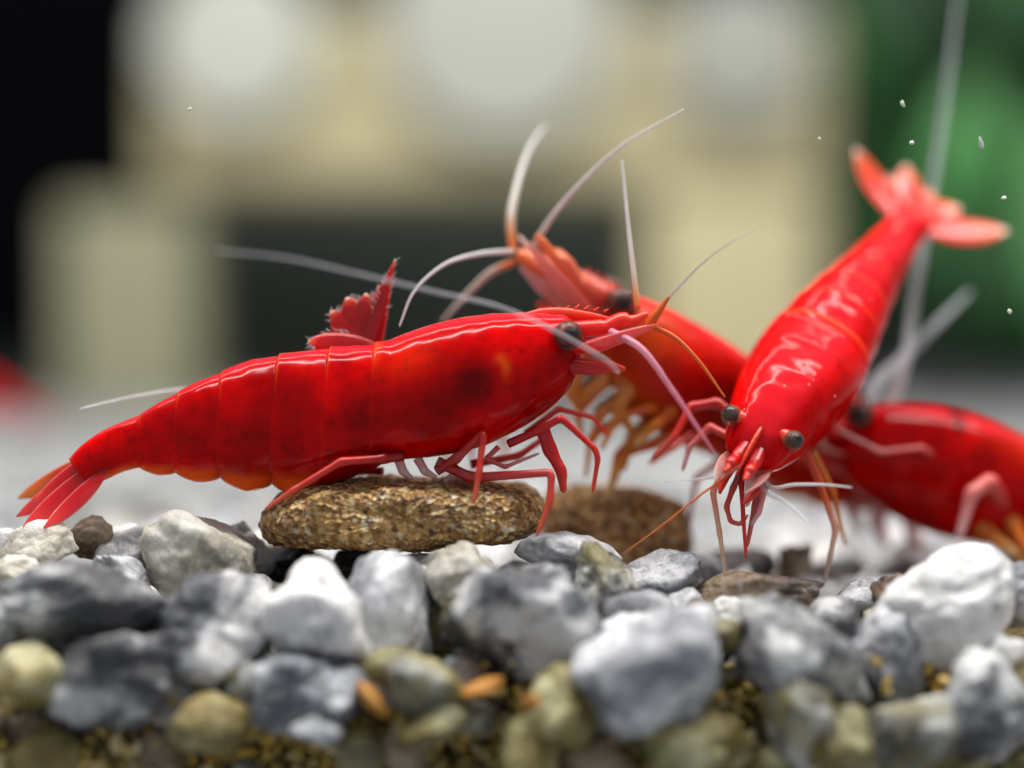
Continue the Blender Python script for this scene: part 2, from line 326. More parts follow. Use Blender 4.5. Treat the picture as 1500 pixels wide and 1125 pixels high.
# hero stones: px, py, half-width, half-height (photo pixels), distance, kind, tilt (degrees), label
HERO = [
 (58, 802, 52, 34, 89.5, 'cream', -12, 'cream white stone right under the tip of the big red tail fan'),
 (4, 800, 26, 24, 91, 'white', 10, 'white stone at the end of the gravel row beside the red tail fan tip'),
 (20, 842, 42, 28, 87.5, 'cream', 6, 'low cream stone with brownish hollow in front of the tail fan stone'),
 (134, 793, 31, 31, 90.5, 'brown', 35, 'dark brown pointed stone between cream and lilac white stones'),
 (182, 815, 46, 46, 91, 'white', -20, 'lilac white stone beside the dark brown pointed stone'),
 (186, 842, 46, 24, 88.5, 'pale', 30, 'low bluish grey stone under the lilac white stone'),
 (293, 826, 74, 58, 89, 'cream', 20, 'large cream triangular stone left of the speckled dark pebble'),
 (364, 808, 31, 34, 91.3, 'dark', -20, 'white topped dark speckled stone touching the end of the brown wafer'),
 (374, 862, 28, 25, 89, 'grey', 0, 'small round speckled grey pebble beneath the white topped dark stone'),
 (112, 886, 108, 52, 84.3, 'dark', 8, 'long dark grey stone with smoky bands, flat sided'),
 (312, 935, 68, 80, 85, 'mix', 15, 'tall white and grey stone with dark underside next to banded stone'),
 (178, 985, 100, 66, 83.6, 'dark', -14, 'dark grey boulder-like stone with white speckles, below the banded stone'),
 (34, 992, 50, 60, 83, 'olive', 0, 'rounded yellow olive stone beside the dark speckled stone'),
 (466, 905, 82, 80, 85, 'white', -12, 'big white domed stone with grey base in front of the brown wafer'),
 (452, 1022, 76, 58, 83.6, 'grey', -4, 'blocky grey stone below the white domed stone'),
 (466, 1074, 30, 19, 82.2, 'pale', 10, 'small pale oval pebble lying in the yellow silt'),
 (300, 1062, 62, 40, 83, 'olive', -10, 'olive stone under the tall white and grey stone'),
 (388, 800, 40, 20, 93.5, 'cream', 0, 'pale flat stone tucked beneath the end of the wafer'),
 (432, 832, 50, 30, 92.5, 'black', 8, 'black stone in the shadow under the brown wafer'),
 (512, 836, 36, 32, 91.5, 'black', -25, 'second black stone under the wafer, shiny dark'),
 (590, 852, 56, 42, 89, 'pale', -18, 'crystalline pale grey stone just below the wafer middle'),
 (566, 905, 66, 82, 86.3, 'pale', 20, 'smooth blue grey stone with a bright spot beside the white domed stone'),
 (684, 852, 54, 56, 87.6, 'cream', 25, 'cream stone with yellow streak rising to the wafer edge'),
 (776, 915, 96, 98, 85.2, 'mix', 28, 'largest blue grey stone with white edge under the gap between the wafers'),
 (632, 1012, 58, 50, 83, 'stained', 18, 'grey olive wedge stone between two orange flakes'),
 (640, 1066, 50, 24, 82.4, 'olive', -20, 'small olive pebble below the grey olive wedge stone'),
 (822, 1046, 46, 58, 82.8, 'olive', 22, 'upright olive stone under the largest blue grey stone'),
 (886, 850, 40, 48, 87.2, 'stained', -12, 'flat faced olive grey stone with white rim'),
 (836, 818, 66, 32, 89, 'pale', 12, 'whitish stone at the crest in front of the rear wafer'),
 (955, 985, 108, 96, 83.4, 'pale', -10, 'broad white stone with yellowish lower half, full and rounded'),
 (964, 862, 66, 42, 89.6, 'grey', -14, 'blue grey crystalline stone beside the flat faced stone'),
 (1010, 846, 44, 30, 93, 'pale', 0, 'hazy pale stone in front of the end of the rear wafer'),
 (1114, 868, 94, 30, 88.4, 'brown', 2, 'flat layered tan stone lying below the diving shrimp'),
 (1082, 914, 62, 40, 87, 'white', 8, 'translucent white stone under the flat layered tan stone'),
 (1168, 970, 106, 70, 84.3, 'dark', 32, 'big mottled grey stone with darker patches'),
 (1002, 1086, 64, 42, 82.6, 'olive', 0, 'olive grey stone under the broad white stone'),
 (1180, 1056, 50, 70, 82.8, 'stained', -28, 'slanting pale stone below the big mottled grey stone'),
 (1290, 972, 52, 70, 85, 'grey', -10, 'smooth upright blue grey oval stone'),
 (1394, 890, 100, 74, 85.4, 'white', -14, 'bright white quartz stone, the largest white one, below the right hand shrimp'),
 (1442, 962, 44, 50, 84.8, 'white', 30, 'white knob of quartz under the bright white quartz stone'),
 (1268, 884, 34, 34, 89, 'pale', 0, 'small sparkling pale stone between tan stone and white quartz'),
 (1318, 890, 38, 46, 88.3, 'brown', -25, 'beige stone leaning against the bright white quartz'),
 (1452, 1044, 70, 70, 83.2, 'dark', -20, 'dark grey speckled stone beneath the white quartz knob'),
 (1232, 1088, 46, 50, 82.5, 'olive', 18, 'small yellow olive stone beside the slanting pale stone'),
 (1340, 1080, 74, 62, 82.7, 'stained', 0, 'olive grey stone with an orange speck under the blue grey oval'),
 (1490, 880, 40, 46, 87, 'pale', 20, 'grey stone behind the right flank of the white quartz'),
 (1372, 985, 40, 44, 86, 'stained', 25, 'narrow grey stone wedged under the white quartz'),
 (1164, 832, 28, 36, 97, 'brown', 14, 'dark brown upright blurred stone behind the diving shrimp legs'),
 (1084, 832, 46, 28, 98, 'dark', 0, 'dark rounded stone behind the diving shrimp front legs'),
 (700, 1010, 32, 13, 82.6, 'flake', -18, 'orange flake lying right of the grey olive wedge stone'),
 (548, 1026, 34, 11, 82.6, 'flake', 42, 'orange sliver leaning left of the grey olive wedge stone'),
 (1362, 1066, 20, 10, 81.6, 'flake', 0, 'small orange crumb on the olive grey stone'),
 (785, 1030, 22, 14, 82.0, 'flake', 30, 'orange crumb beside the upright olive stone'),
 (690, 1052, 40, 22, 83.4, 'stained', 5, 'bluish flat pebble below the orange flake'),
]
herolist = []; HNAME = []
CUTS = [' right under', ' at the', ' in front', ' between', ' beside', ' under', ' left of', ' touching', ' beneath', ' with', ' next', ', ', ' below', ' lying', ' tucked', ' in the', ' just', ' rising', ' behind', ' wedged', ' leaning', ' on the', ' right of']
def short(l):
    return l[:min([l.find(c) for c in CUTS if l.find(c) > 0] + [len(l)])]
for i, (px, py, rx, ry, d, kind, tilt, label) in enumerate(HERO):
    c = P(px, py, d); ax, az = MM(rx, d) * 1.10, MM(ry, d) * 1.10; depth = 0.5 * (ax + az) * (0.95 if rx > 30 else 0.7)
    pl = 2 if kind == 'flake' else 0
    me = stone_mesh('gravel_stone', 900 + 13 * i, 4 if rx < 40 else 5, planes=10 + i % 5, sharp=16 + 6 * (i % 4), rough=0.06 + 0.014 * (i % 4))
    o = place(me, S[kind], c, (ax, depth, az), (0, math.radians(tilt), 0))
    tag(o, label, 'stone', 'gravel stones in the front of the bed'); herolist.append((c, max(ax, az), depth)); HNAME.append(short(label))

def fill(n, xr, yr, zr, rr, kinds, label, group, seed, mink=3, gap=0.8):
    r = np.random.default_rng(seed); done = []; tries = 0
    while len(done) < n and tries < n * 60:
        tries += 1
        rad = r.uniform(*rr); y = r.uniform(*yr); x = r.uniform(*xr) * (1.0 if not callable(zr) else (y + D0) / D0)
        z = zr(x, y, rad, r) if callable(zr) else r.uniform(*zr)
        c = np.array([x, y, z])
        if any(np.linalg.norm(c - h) < gap * (rad + q) for h, q, _ in herolist): continue
        if any(np.linalg.norm(c - h) < gap * (rad + q) for h, q in done): continue
        k = kinds[r.integers(len(kinds))]
        o = place(STONE_MESH[mink][r.integers(8)], S[k], c, rad * r.uniform(0.78, 1.15, 3), tuple(r.uniform(0, 6.28, 3)))
        tag(o, label(k, c, rad), 'stone', group); done.append((c, rad))
    return done
def lo(k, c, rad):
    h = min(range(len(HNAME)), key=lambda i: np.linalg.norm((herolist[i][0] - c) * (1, .6, 1)) - herolist[i][1])
    w = {'olive': 'olive brown', 'stained': 'stained grey', 'grey': 'blue grey', 'dark': 'dark grey', 'pale': 'pale grey', 'brown': 'brown'}[k]
    return '%s %s pebble packed beside the %s' % ('tiny' if rad < 1.0 else 'small', w, HNAME[h])
FRONT = fill(58, (-19, 19), (-5.8, -1.0), (-5.0, -1.8), (0.6, 1.3), ['pale', 'grey', 'pale', 'dark', 'stained'], lo, 'small pebbles in the bed front', 6, 3, 0.62)
FRONT += fill(92, (-19, 19), (-7.6, -3.0), (-8.2, -3.6), (0.65, 1.5), ['olive', 'olive', 'stained', 'olive', 'olive', 'brown'], lo, 'small pebbles in the bed front', 5, 3, 0.64)
top = lambda x, y, rad, r: -1.55 + r.uniform(-0.5, 0.25) - 0.42 * rad + 0.003 * y
def bl(k, c, rad):
    px = 750 + c[0] / (c[1] + D0) * FPX
    w = {'white': 'white', 'cream': 'cream', 'pale': 'pale grey', 'mix': 'white and grey'}[k]
    ref = ['tail of the large shrimp', 'sandy brown wafer', 'dark brown rear wafer', 'diving shrimp', 'bright white quartz stone'][int(np.searchsorted([370, 800, 1010, 1250], px))]
    return '%s %s stone on the gravel %s the %s' % ('large' if rad > 1.6 else 'small', w, 'close behind' if c[1] < 14 else ('some way behind' if c[1] < 28 else 'far behind'), ref)
BACK = fill(100, (-21, 21), (0.0, 42), top, (1.1, 2.0), ['white', 'pale', 'cream', 'pale', 'pale', 'mix', 'mix', 'pale'], bl, 'gravel stones behind the shrimps', 8, 3, 0.78)
# the far gravel
def far_gravel():
    a = Acc(); base = [stone_verts(500 + i, 2, rough=0.05) for i in range(6)]
    for i in range(2200):
        y = rng.uniform(40, 212); x = rng.uniform(-0.30, 0.30) * (y + D0); rad = rng.uniform(1.2, 2.4); v, f = base[i % 6]
        q = rng.normal(size=(3, 3)); q, _ = np.linalg.qr(q)
        a.add((v * rad) @ q.T + np.array([x, y, -1.3 + rng.uniform(-0.6, 0.5)]), f, np.full((len(v), 4), rng.uniform(0, 1)))
    for i in range(3600):          # the bed goes on to both sides and beneath the nearer stones
        y = rng.uniform(-2.0, 120); x = rng.uniform(-100, 100); rad = rng.uniform(1.0, 2.0); v, f = base[i % 6]
        inner = abs(x) < 23 * (max(y, 0) + D0) / D0 and y < 44
        if inner and y < 3: continue
        q = rng.normal(size=(3, 3)); q, _ = np.linalg.qr(q)
        a.add((v * rad) @ q.T + np.array([x, y, (-2.7 if inner else -1.5) + rng.uniform(-0.5, 0.4)]), f, np.full((len(v), 4), rng.uniform(0, 1)))
    return a.build('gravel', stone_mat('far_gravel_pale', (lin(206, 206, 206), lin(170, 171, 172), lin(128, 129, 132)), (0.35, 0.55, 0.72), grain=0.2))
tag(far_gravel(), 'pale gravel spreading to the back of the tank', 'gravel', kind='stuff')
def silt():
    a = Acc(); base = [stone_verts(700 + i, 1, rough=0) for i in range(5)]
    for i in range(7200):
        y = rng.uniform(-7.0, -1.5); x = rng.uniform(-30, 30); z = -9 + 5.8 * rng.beta(1.2, 1.7); rad = rng.uniform(0.14, 0.5); v, f = base[i % 5]
        q = rng.normal(size=(3, 3)); q, _ = np.linalg.qr(q)
        a.add((v * rad * np.array([1, 0.7, 0.5])) @ q.T + np.array([x, y, z]), f, np.full((len(v), 4), rng.uniform(0, 1)))
    m, nt, N, L, b, out = newmat('silt_grains'); at = node(nt, 'ShaderNodeAttribute', attribute_name='dat')
    L.new(ramp(nt, at.outputs['Fac'], [(0, lin(140, 124, 72)), (0.4, lin(178, 154, 78)), (0.75, lin(206, 164, 62)), (1, lin(216, 206, 166))]), b.inputs['Base Color']); b.inputs['Roughness'].default_value = 0.6
    return a.build('silt', m, smooth=False)
tag(silt(), 'yellow brown silt and crumbs settled among the lowest stones', 'silt', kind='stuff')

# ------------------------------------------------------------------ brown wafers
def wafer_mat(name, k):
    m, nt, N, L, b, out = newmat(name); tc = node(nt, 'ShaderNodeTexCoord').outputs['Object']
    n1 = tex(nt, 'n', 0.5, 5, tc); v1 = tex(nt, 'v', 4.6, vec=tc); n2 = tex(nt, 'n', 4.0, 4, tc)
    sep = node(nt, 'ShaderNodeSeparateColor'); L.new(v1.outputs['Color'], sep.inputs[0])
    c = ramp(nt, sep.outputs[0], [(0, lin(118, 82, 42)), (0.35, lin(170, 124, 66)), (0.65, lin(206, 162, 94)), (0.9, lin(226, 194, 130)), (1, lin(226, 214, 186))])
    c = mixc(nt, ramp(nt, n2.outputs[0], [(0.52, (0, 0, 0)), (0.68, (0.9, 0.9, 0.9))]), c, lin(52, 34, 22))
    c = mixc(nt, ramp(nt, n1.outputs[0], [(0.45, (0, 0, 0)), (0.65, (0.6, 0.6, 0.6))]), c, lin(112, 76, 44))
    c = mixc(nt, 1.0, c, (k, k * .88, k * .75, 1) if k < 1 else (1, 1, 1, 1), 'MULTIPLY')
    L.new(c, b.inputs['Base Color']); b.inputs['Roughness'].default_value = 0.42
    L.new(bump(nt, v1.outputs['Distance'], 0.8, 0.25, bump(nt, n2.outputs[0], 0.7, 0.2)), b.inputs['Normal']); return m
WM = wafer_mat('wafer_sandy_brown', 1.0); WM2 = wafer_mat('wafer_dark_brown', 0.85)
def wafer(outline, d, depth, label, seed):
    """slab of baked grains: front outline swept through its thickness with rounded ends"""
    pts = np.array([P(x, y, d) for x, y in outline]); s = arclen(np.vstack([pts, pts[:1]])); n = 220
    cl = cubic(s, np.vstack([pts, pts[:1]]), np.linspace(0, s[-1], n, endpoint=False)); c0 = cl.mean(0)
    rings, dats = [], []
    K = 46
    for k in range(K + 1):
        t = k / K * math.pi; sc = max(0.02, math.sin(t) ** (0.38 if seed < 5 else 0.22)); off = -math.cos(t) * depth / 2
        ring = c0 + (cl - c0) * sc + np.array([0, off + depth / 2 - 0.6, 0]); rings.append(ring); dats.append(np.zeros((n, 4)))
    for r in rings:
        for j in range(n):
            p = r[j]; dv = p - c0 - np.array([0, depth/2, 0])
            g = noise.fractal(Vector(p * 1.6 + seed), 0.9, 2, 4) * 0.13 + noise.noise(Vector(p * 5.5 + seed)) * 0.07 + noise.noise(Vector(p * 0.5 + seed)) * 0.2
            r[j] = p + unit(dv * np.array([0.35, 0.4, 1.2])) * g
    a = Acc(); rings_to_mesh(a, rings, dats)
    return tag(a.build('food_wafer', WM if seed < 5 else WM2), label, 'wafer', 'brown food wafers')
wafer([(372, 772), (385, 745), (415, 722), (470, 710), (560, 706), (660, 708), (740, 712), (786, 722), (800, 752), (794, 782), (760, 797), (680, 804), (590, 811), (500, 810), (420, 806), (380, 795)], 88.6, 6.2,
      'grainy sandy brown wafer the big side-on shrimp stands on', 3.1)
wafer([(790, 790), (792, 742), (830, 720), (910, 718), (970, 726), (1006, 742), (1016, 775), (1012, 815), (980, 838), (900, 838), (830, 830)], 95.5, 5.0,
      'blurred dark brown wafer behind, beyond the end of the sandy wafer', 8.3)

# ------------------------------------------------------------------ shrimps
PAIRS = [((847, 478), (850, 520)), ((842, 470), (848, 545)), ((828, 462), (838, 571)), ((800, 459), (800, 605)), ((760, 458), (755, 633)), ((720, 460), (712, 653)), ((680, 465), (667, 664)), ((640, 474), (627, 669)),
         ((600, 487), (592, 671)), ((568, 499), (563, 675)), ((548, 505), (540, 690)), ((520, 508), (508, 705)), ((470, 511), (456, 711)), ((410, 520), (400, 708)), ((368, 527), (362, 708)), ((325, 544), (322, 698)),
         ((290, 559), (289, 698)), ((262, 573), (256, 690)), ((235, 589), (231, 690)), ((208, 606), (204, 684)), ((175, 619), (182, 690)), ((145, 632), (163, 697)), ((120, 650), (148, 704)), ((102, 672), (134, 713))]
TOPP = np.array([P(*a) for a, b in PAIRS]); BOTP = np.array([P(*b) for a, b in PAIRS])
MID = (TOPP + BOTP) / 2; HALF = np.linalg.norm(TOPP - BOTP, axis=1) / 2; NRM = (TOPP - BOTP) / (2 * HALF[:, None])
SS = arclen(MID); LMAIN = SS[-1]; SS = SS / LMAIN
HN = HALF / LMAIN
WR = np.interp(SS, [0, 0.05, 0.3, 0.42, 0.6, 0.85, 1], [0.85, 0.80, 0.78, 0.70, 0.62, 0.62, 0.60])
sx = lambda px: float(np.interp(-px, [-0.5 * (a[0] + b[0]) for a, b in PAIRS], SS))
JOINTS = [sx(546), sx(478), sx(405), sx(325), sx(260), sx(206), 1.0]

def body_mesh(acc, cfun, hmul=1.0, wmul=1.0, L=LMAIN, blot=(), N=48, pleat=0.13, snout=1.0, wprof=None):
    """cfun(s) -> centre, dorsal. One continuous skin: carapace, six stepped segments, scalloped lower edge"""
    ss = list(np.linspace(0, JOINTS[0], 60)); prev = JOINTS[0]
    for j in JOINTS[1:]: ss += list(prev + (j - prev) * np.array([0.012, 0.05, .12, .2, .3, .4, .5, .6, .7, .8, .88, .94, .975, 1.0])); prev = j
    rings, dats = [], []; th = np.linspace(0, 2*np.pi, N, endpoint=False)
    edges = [0] + JOINTS
    for s in ss:
        k = max(i for i in range(len(edges) - 1) if s > edges[i] - 1e-9 or i == 0); k = 0 if s <= JOINTS[0] + 1e-9 else next(i for i in range(1, len(edges) - 1) if s <= edges[i + 1] + 1e-9)
        t = (s - edges[k]) / (edges[k + 1] - edges[k])
        h = float(np.interp(s, SS, HN)) * L * hmul; w = h / hmul * float(np.interp(s, SS, WR)) * wmul * (snout + (1 - snout) * min(1, s / .22))
        if wprof: w = float(cubic(wprof[0], wprof[1], s)[0, 0]) * L
        flare = 1 + (0.030 * t ** 3 if k == 0 else 0.036 * t ** 2 - 0.008)
        bot = 1.0 + (pleat * (math.sin(math.pi * min(1, t * 1.02)) ** 0.6) if 2 <= k <= 5 else 0)
        c, n, lat = cfun(s)
        ct, st = np.cos(th), np.sin(th)
        up = np.where(ct > 0, np.abs(ct) ** 0.92 * h, -np.abs(ct) ** (0.80) * h * bot)
        wid = np.sign(st) * np.abs(st) ** 0.86 * w * np.where(ct < 0, 1 - 0.20 * np.abs(ct) ** 2 * (1 if k else .6), 1)
        ring = c + flare * (up[:, None] * n + wid[:, None] * lat)
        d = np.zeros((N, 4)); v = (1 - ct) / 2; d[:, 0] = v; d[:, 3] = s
        for (bs, bv, rs, rv, amt, ch) in blot:
            d[:, ch] = np.maximum(d[:, ch], amt * np.exp(-((s - bs) / rs) ** 2 - ((v - bv) / rv) ** 2))
        if k >= 2: d[:, 2] = np.maximum(d[:, 2], 0.9 * np.clip((v - 0.83) / 0.08, 0, 1) * math.sin(math.pi * t) ** .5)
        d[:, 2] = np.maximum(d[:, 2], 0.5 * np.clip((t - 0.95) / 0.05, 0, 1) * np.clip(1 - v * 3.4, 0, 1))
        rings.append(ring); dats.append(d)
    # rounded face in front of the carapace
    c, n, lat = cfun(0); f = unit(np.cross(n, lat)); f = f if np.dot(f, cfun(0.05)[0] - c) < 0 else -f
    r0 = rings[0]; front = []
    for q in (0.75, 0.4): front.append(c + (r0 - c) * q + f * (1 - q) * 0.02 * L)
    rings = front[::-1] + rings; dats = [dats[0]] * 2 + dats
    rings_to_mesh(acc, rings, dats)

def spine_fun(ctrl, dors):
    """ctrl: list of 3-D points head to tail, dors: dorsal hints"""
    ctrl = np.array(ctrl, float); s = arclen(ctrl); L = s[-1]; s = s / L; dors = np.array([unit(x) for x in dors])
    def f(t):
        c = cubic(s, ctrl, t)[0]; c1 = cubic(s, ctrl, min(1, t + .01))[0]; c0 = cubic(s, ctrl, max(0, t - .01))[0]; tg = unit(c1 - c0)
        n = np.array([np.interp(t, s, dors[:, k]) for k in range(3)]); n = unit(n - tg * np.dot(n, tg)); return c, n, np.cross(tg, n)
    return f, L
def main_fun(s):
    c = np.array([np.interp(s, SS, MID[:, k]) for k in range(3)]); n = unit([np.interp(s, SS, NRM[:, k]) for k in range(3)])
    return c, n, np.array([0.0, 1.0, 0.0])
def smooth_fun(fun):
    T = np.linspace(0, 1, 160); C = [fun(t) for t in T]
    def sm(a, k=7):
        p = np.pad(a, ((k, k), (0, 0)), mode='edge'); a2 = np.stack([p[i:i + 2*k + 1].mean(0) for i in range(len(a))])
        w = np.clip(np.minimum(np.arange(len(a)), np.arange(len(a))[::-1]) / k, 0, 1)[:, None]; return a * (1 - w) + a2 * w
    c, n, l = sm(np.array([x[0] for x in C])), sm(np.array([x[1] for x in C])), np.array([x[2] for x in C])
    return lambda t: (np.array([np.interp(t, T, c[:, k]) for k in range(3)]), unit([np.interp(t, T, n[:, k]) for k in range(3)]), np.array([np.interp(t, T, l[:, k]) for k in range(3)]))

def shrimp(name, label, fun, L, base, shell, tailm, blades, legs, antennae, hmul=1.0, wmul=1.0, eye_lat=0.078, eye_r=0.0285, head=True, blot=(), scale_m='scale', ped_len=1.0, spread=1.0, swim=0, group='red shrimps on the gravel', rost=1.0, eyeup=0.012, N=48, thick=1.0, ped_m='peduncle', eye_back=.022, pn=.12, eye_m='cornea', pup=.52, snout=1.0, wprof=None, extra=()):
    root = empty(name, base, label, 'shrimp', group)
    a = Acc(); body_mesh(a, fun, hmul, wmul, L, blot, N, snout=snout, wprof=wprof)
    mats = [M[shell], M[tailm], M['rostrum'], M['tail_tip']]
    # tail fan: telson and side blades grow out of the last segment
    for (p0, p1, w, ax, *r) in blades:
        p0, p1 = np.array(p0), np.array(p1); bow = unit(np.cross(p1 - p0, ax)) * np.linalg.norm(p1 - p0) * 0.06
        tube(a, [p0, p0*.65 + p1*.35 + bow, p0*.3 + p1*.7 + bow, p1], (np.array([.30, .58, .80, .94, 1, .99, .92, .78, .50, .08]) if 1 not in r else np.array([.7, 1, 1, .92, .80, .66, .50, .34, .18, .03])) * w / 2, n=18, steps=26, uaxis=ax, flat=0.16 if tailm != 'tail_dark' else 0.34, mat=3 if 'o' in r else 1)
    c, n, lat = fun(0.0); f = unit(np.cross(n, lat)); f = f if np.dot(f, fun(0.05)[0] - c) < 0 else -f
    Q = lambda x, y, z=0: c + L * (x * f + y * n + z * lat)
    if head:
        # rostrum with a toothed crest
        tube(a, [Q(-.125, .050), Q(-.05, .056), Q(.02, .046*rost), Q(.085*rost, .030)], np.array([.004, .011, .011, .007, .0015]) * L, n=10, steps=24, uaxis=n, flat=0.55, mat=2)
        for q in np.linspace(-0.08, 0.05, 8): tube(a, [Q(q, .060 - max(0, q) * .18), Q(q + .011, .0685 - max(0, q) * .24)], [.003 * L, .0005 * L], n=5, steps=3, mat=2)
    a.build('body', mats, root)
    if tailm == 'tail_dark':      # pale bristles along the ragged fan edge
        k = Acc(); rr = np.random.default_rng(3)
        for (p0, p1, w, ax, *r) in blades[:6]:
            p0, p1 = np.array(p0), np.array(p1); dr = unit(p1 - p0); ax = unit(np.array(ax) - dr * np.dot(ax, dr))
            for q in range(34):
                u = rr.uniform(.45, 1.0); sd = rr.choice([-1, 1]); wd = w / 2 * (1.03 - u if 1 in r else min(1, (1 - u) * 3.2 + .12)) * .95
                st = p0 + (p1 - p0) * u * .99 + ax * sd * wd
                tube(k, [st, st + (dr * .8 + ax * sd * rr.uniform(.3, 1)) * rr.uniform(.10, .26)], [.016, .005], n=3, steps=1)
        k.build('bristles', M['antenna'], root)
    if head:
        for sgn in (-1, 1):
            e = Acc(); v, fc = ICO[4]; ec = Q(-eye_back, eyeup, sgn * eye_lat)
            e.add(ec + v * eye_r * L, fc, np.zeros((len(v), 4))); eo = e.build('eye', M[eye_m], root)
            p = Acc(); v, fc = ICO[3]; p.add(ec + v * eye_r * L * pup + unit(lat * sgn + f * .35 + n * pn) * eye_r * L * (1.03 - pup), fc, np.zeros((len(v), 4))); po = p.build('pupil', M['pupil'], root); po.parent = eo
            k = Acc(); tube(k, [Q(-eye_back - .008, eyeup - .002, sgn * .02), Q(-eye_back - .003, eyeup, sgn * eye_lat * .8)], [.016 * L, .018 * L], n=10); k.build('eyestalk', M['peduncle'], root)
            k = Acc(); z0 = .022 * spread; pl = ped_len
            tube(k, [Q(-.01, .022, sgn * z0), Q(.045 * pl, .016 + .010 * sgn * -1 * 0 + .006, sgn * z0 * 1.2), Q(.048 * pl, .022, sgn * z0 * 1.2), Q(.09 * pl, .033, sgn * z0 * 1.3), Q(.093 * pl, .032, sgn * z0 * 1.3), Q(.132 * pl, .042, sgn * z0 * 1.4)], np.array([.0155, .0158, .0138, .0142, .0112, .004]) * L * thick, n=12, steps=30)
            k.build('antennule', M[ped_m], root)
            k = Acc(); tube(k, [Q(-.03, -.02, sgn * .045 * spread), Q(.03, -.012, sgn * .055 * spread), Q(.09 * pl, .004, sgn * .055 * spread), Q(.15 * pl, .020, sgn * .045 * spread)], np.array([.008, .018, .021, .018, .012, .003]) * L * thick, n=14, steps=22, uaxis=unit(n * .6 + lat * sgn * .8), flat=0.18)
            k.build('antennal_scale', M[scale_m], root)
            k = Acc(); tube(k, [Q(-.03, -.045, sgn * .035), Q(.02, -.052, sgn * .04), Q(.06, -.055, sgn * .035), Q(.082, -.060, sgn * .03)], np.array([.017, .015, .010, .004]) * L * thick, n=10, steps=16); k.build('mouthpart', M['leg_deep'], root)
    for (pts, r, m) in legs:
        k = Acc(); p = np.array([P(*q) for q in pts]); s = arclen(p)
        # jointed: straight limb pieces with a slight swelling at every joint
        xs, rs = [], []
        for i in range(len(p)):
            for o in ((0.0, 1.12),) if i in (0, len(p) - 1) else ((-.10, .95), (0, 1.18), (.10, .95)):
                xs.append(min(max(s[i] + o * r * 10 if False else s[i] + o[0] * r * 14 / 1.4, 0), s[-1])) if False else None
        taper = lambda x: r * .86 * (1.0 - 0.55 * x / s[-1])
        stn = np.linspace(0, s[-1], 48); pp = np.stack([np.interp(stn, s, p[:, q]) for q in range(3)], 1)
        pp2 = pp.copy(); pp2[1:-1] = (pp[:-2] + 2 * pp[1:-1] + pp[2:]) / 4
        rad = np.array([taper(x) * (1 + 0.22 * sum(math.exp(-((x - q) / (r * 0.9)) ** 2) for q in s[1:-1])) for x in stn]); rad[-1] *= 0.4; rad[-2] *= 0.7
        tube(k, pp2, rad, n=10, steps=47, sharp=True); k.build('leg', M[m], root)
    for (pts, rr_, m, fl_) in extra:
        k = Acc(); tube(k, [P(*q) for q in pts], rr_, n=16, steps=24, uaxis=(0, 0, 1), flat=fl_); k.build('antennal_scale', M[m], root)
    for (pts, r, m) in antennae:
        k = Acc(); tube(k, [P(*q) for q in pts], np.array([1, .92, .8, .66, .5, .3]) * r, n=8, steps=60); k.build('antenna', M[m], root)
    return root

d = D0
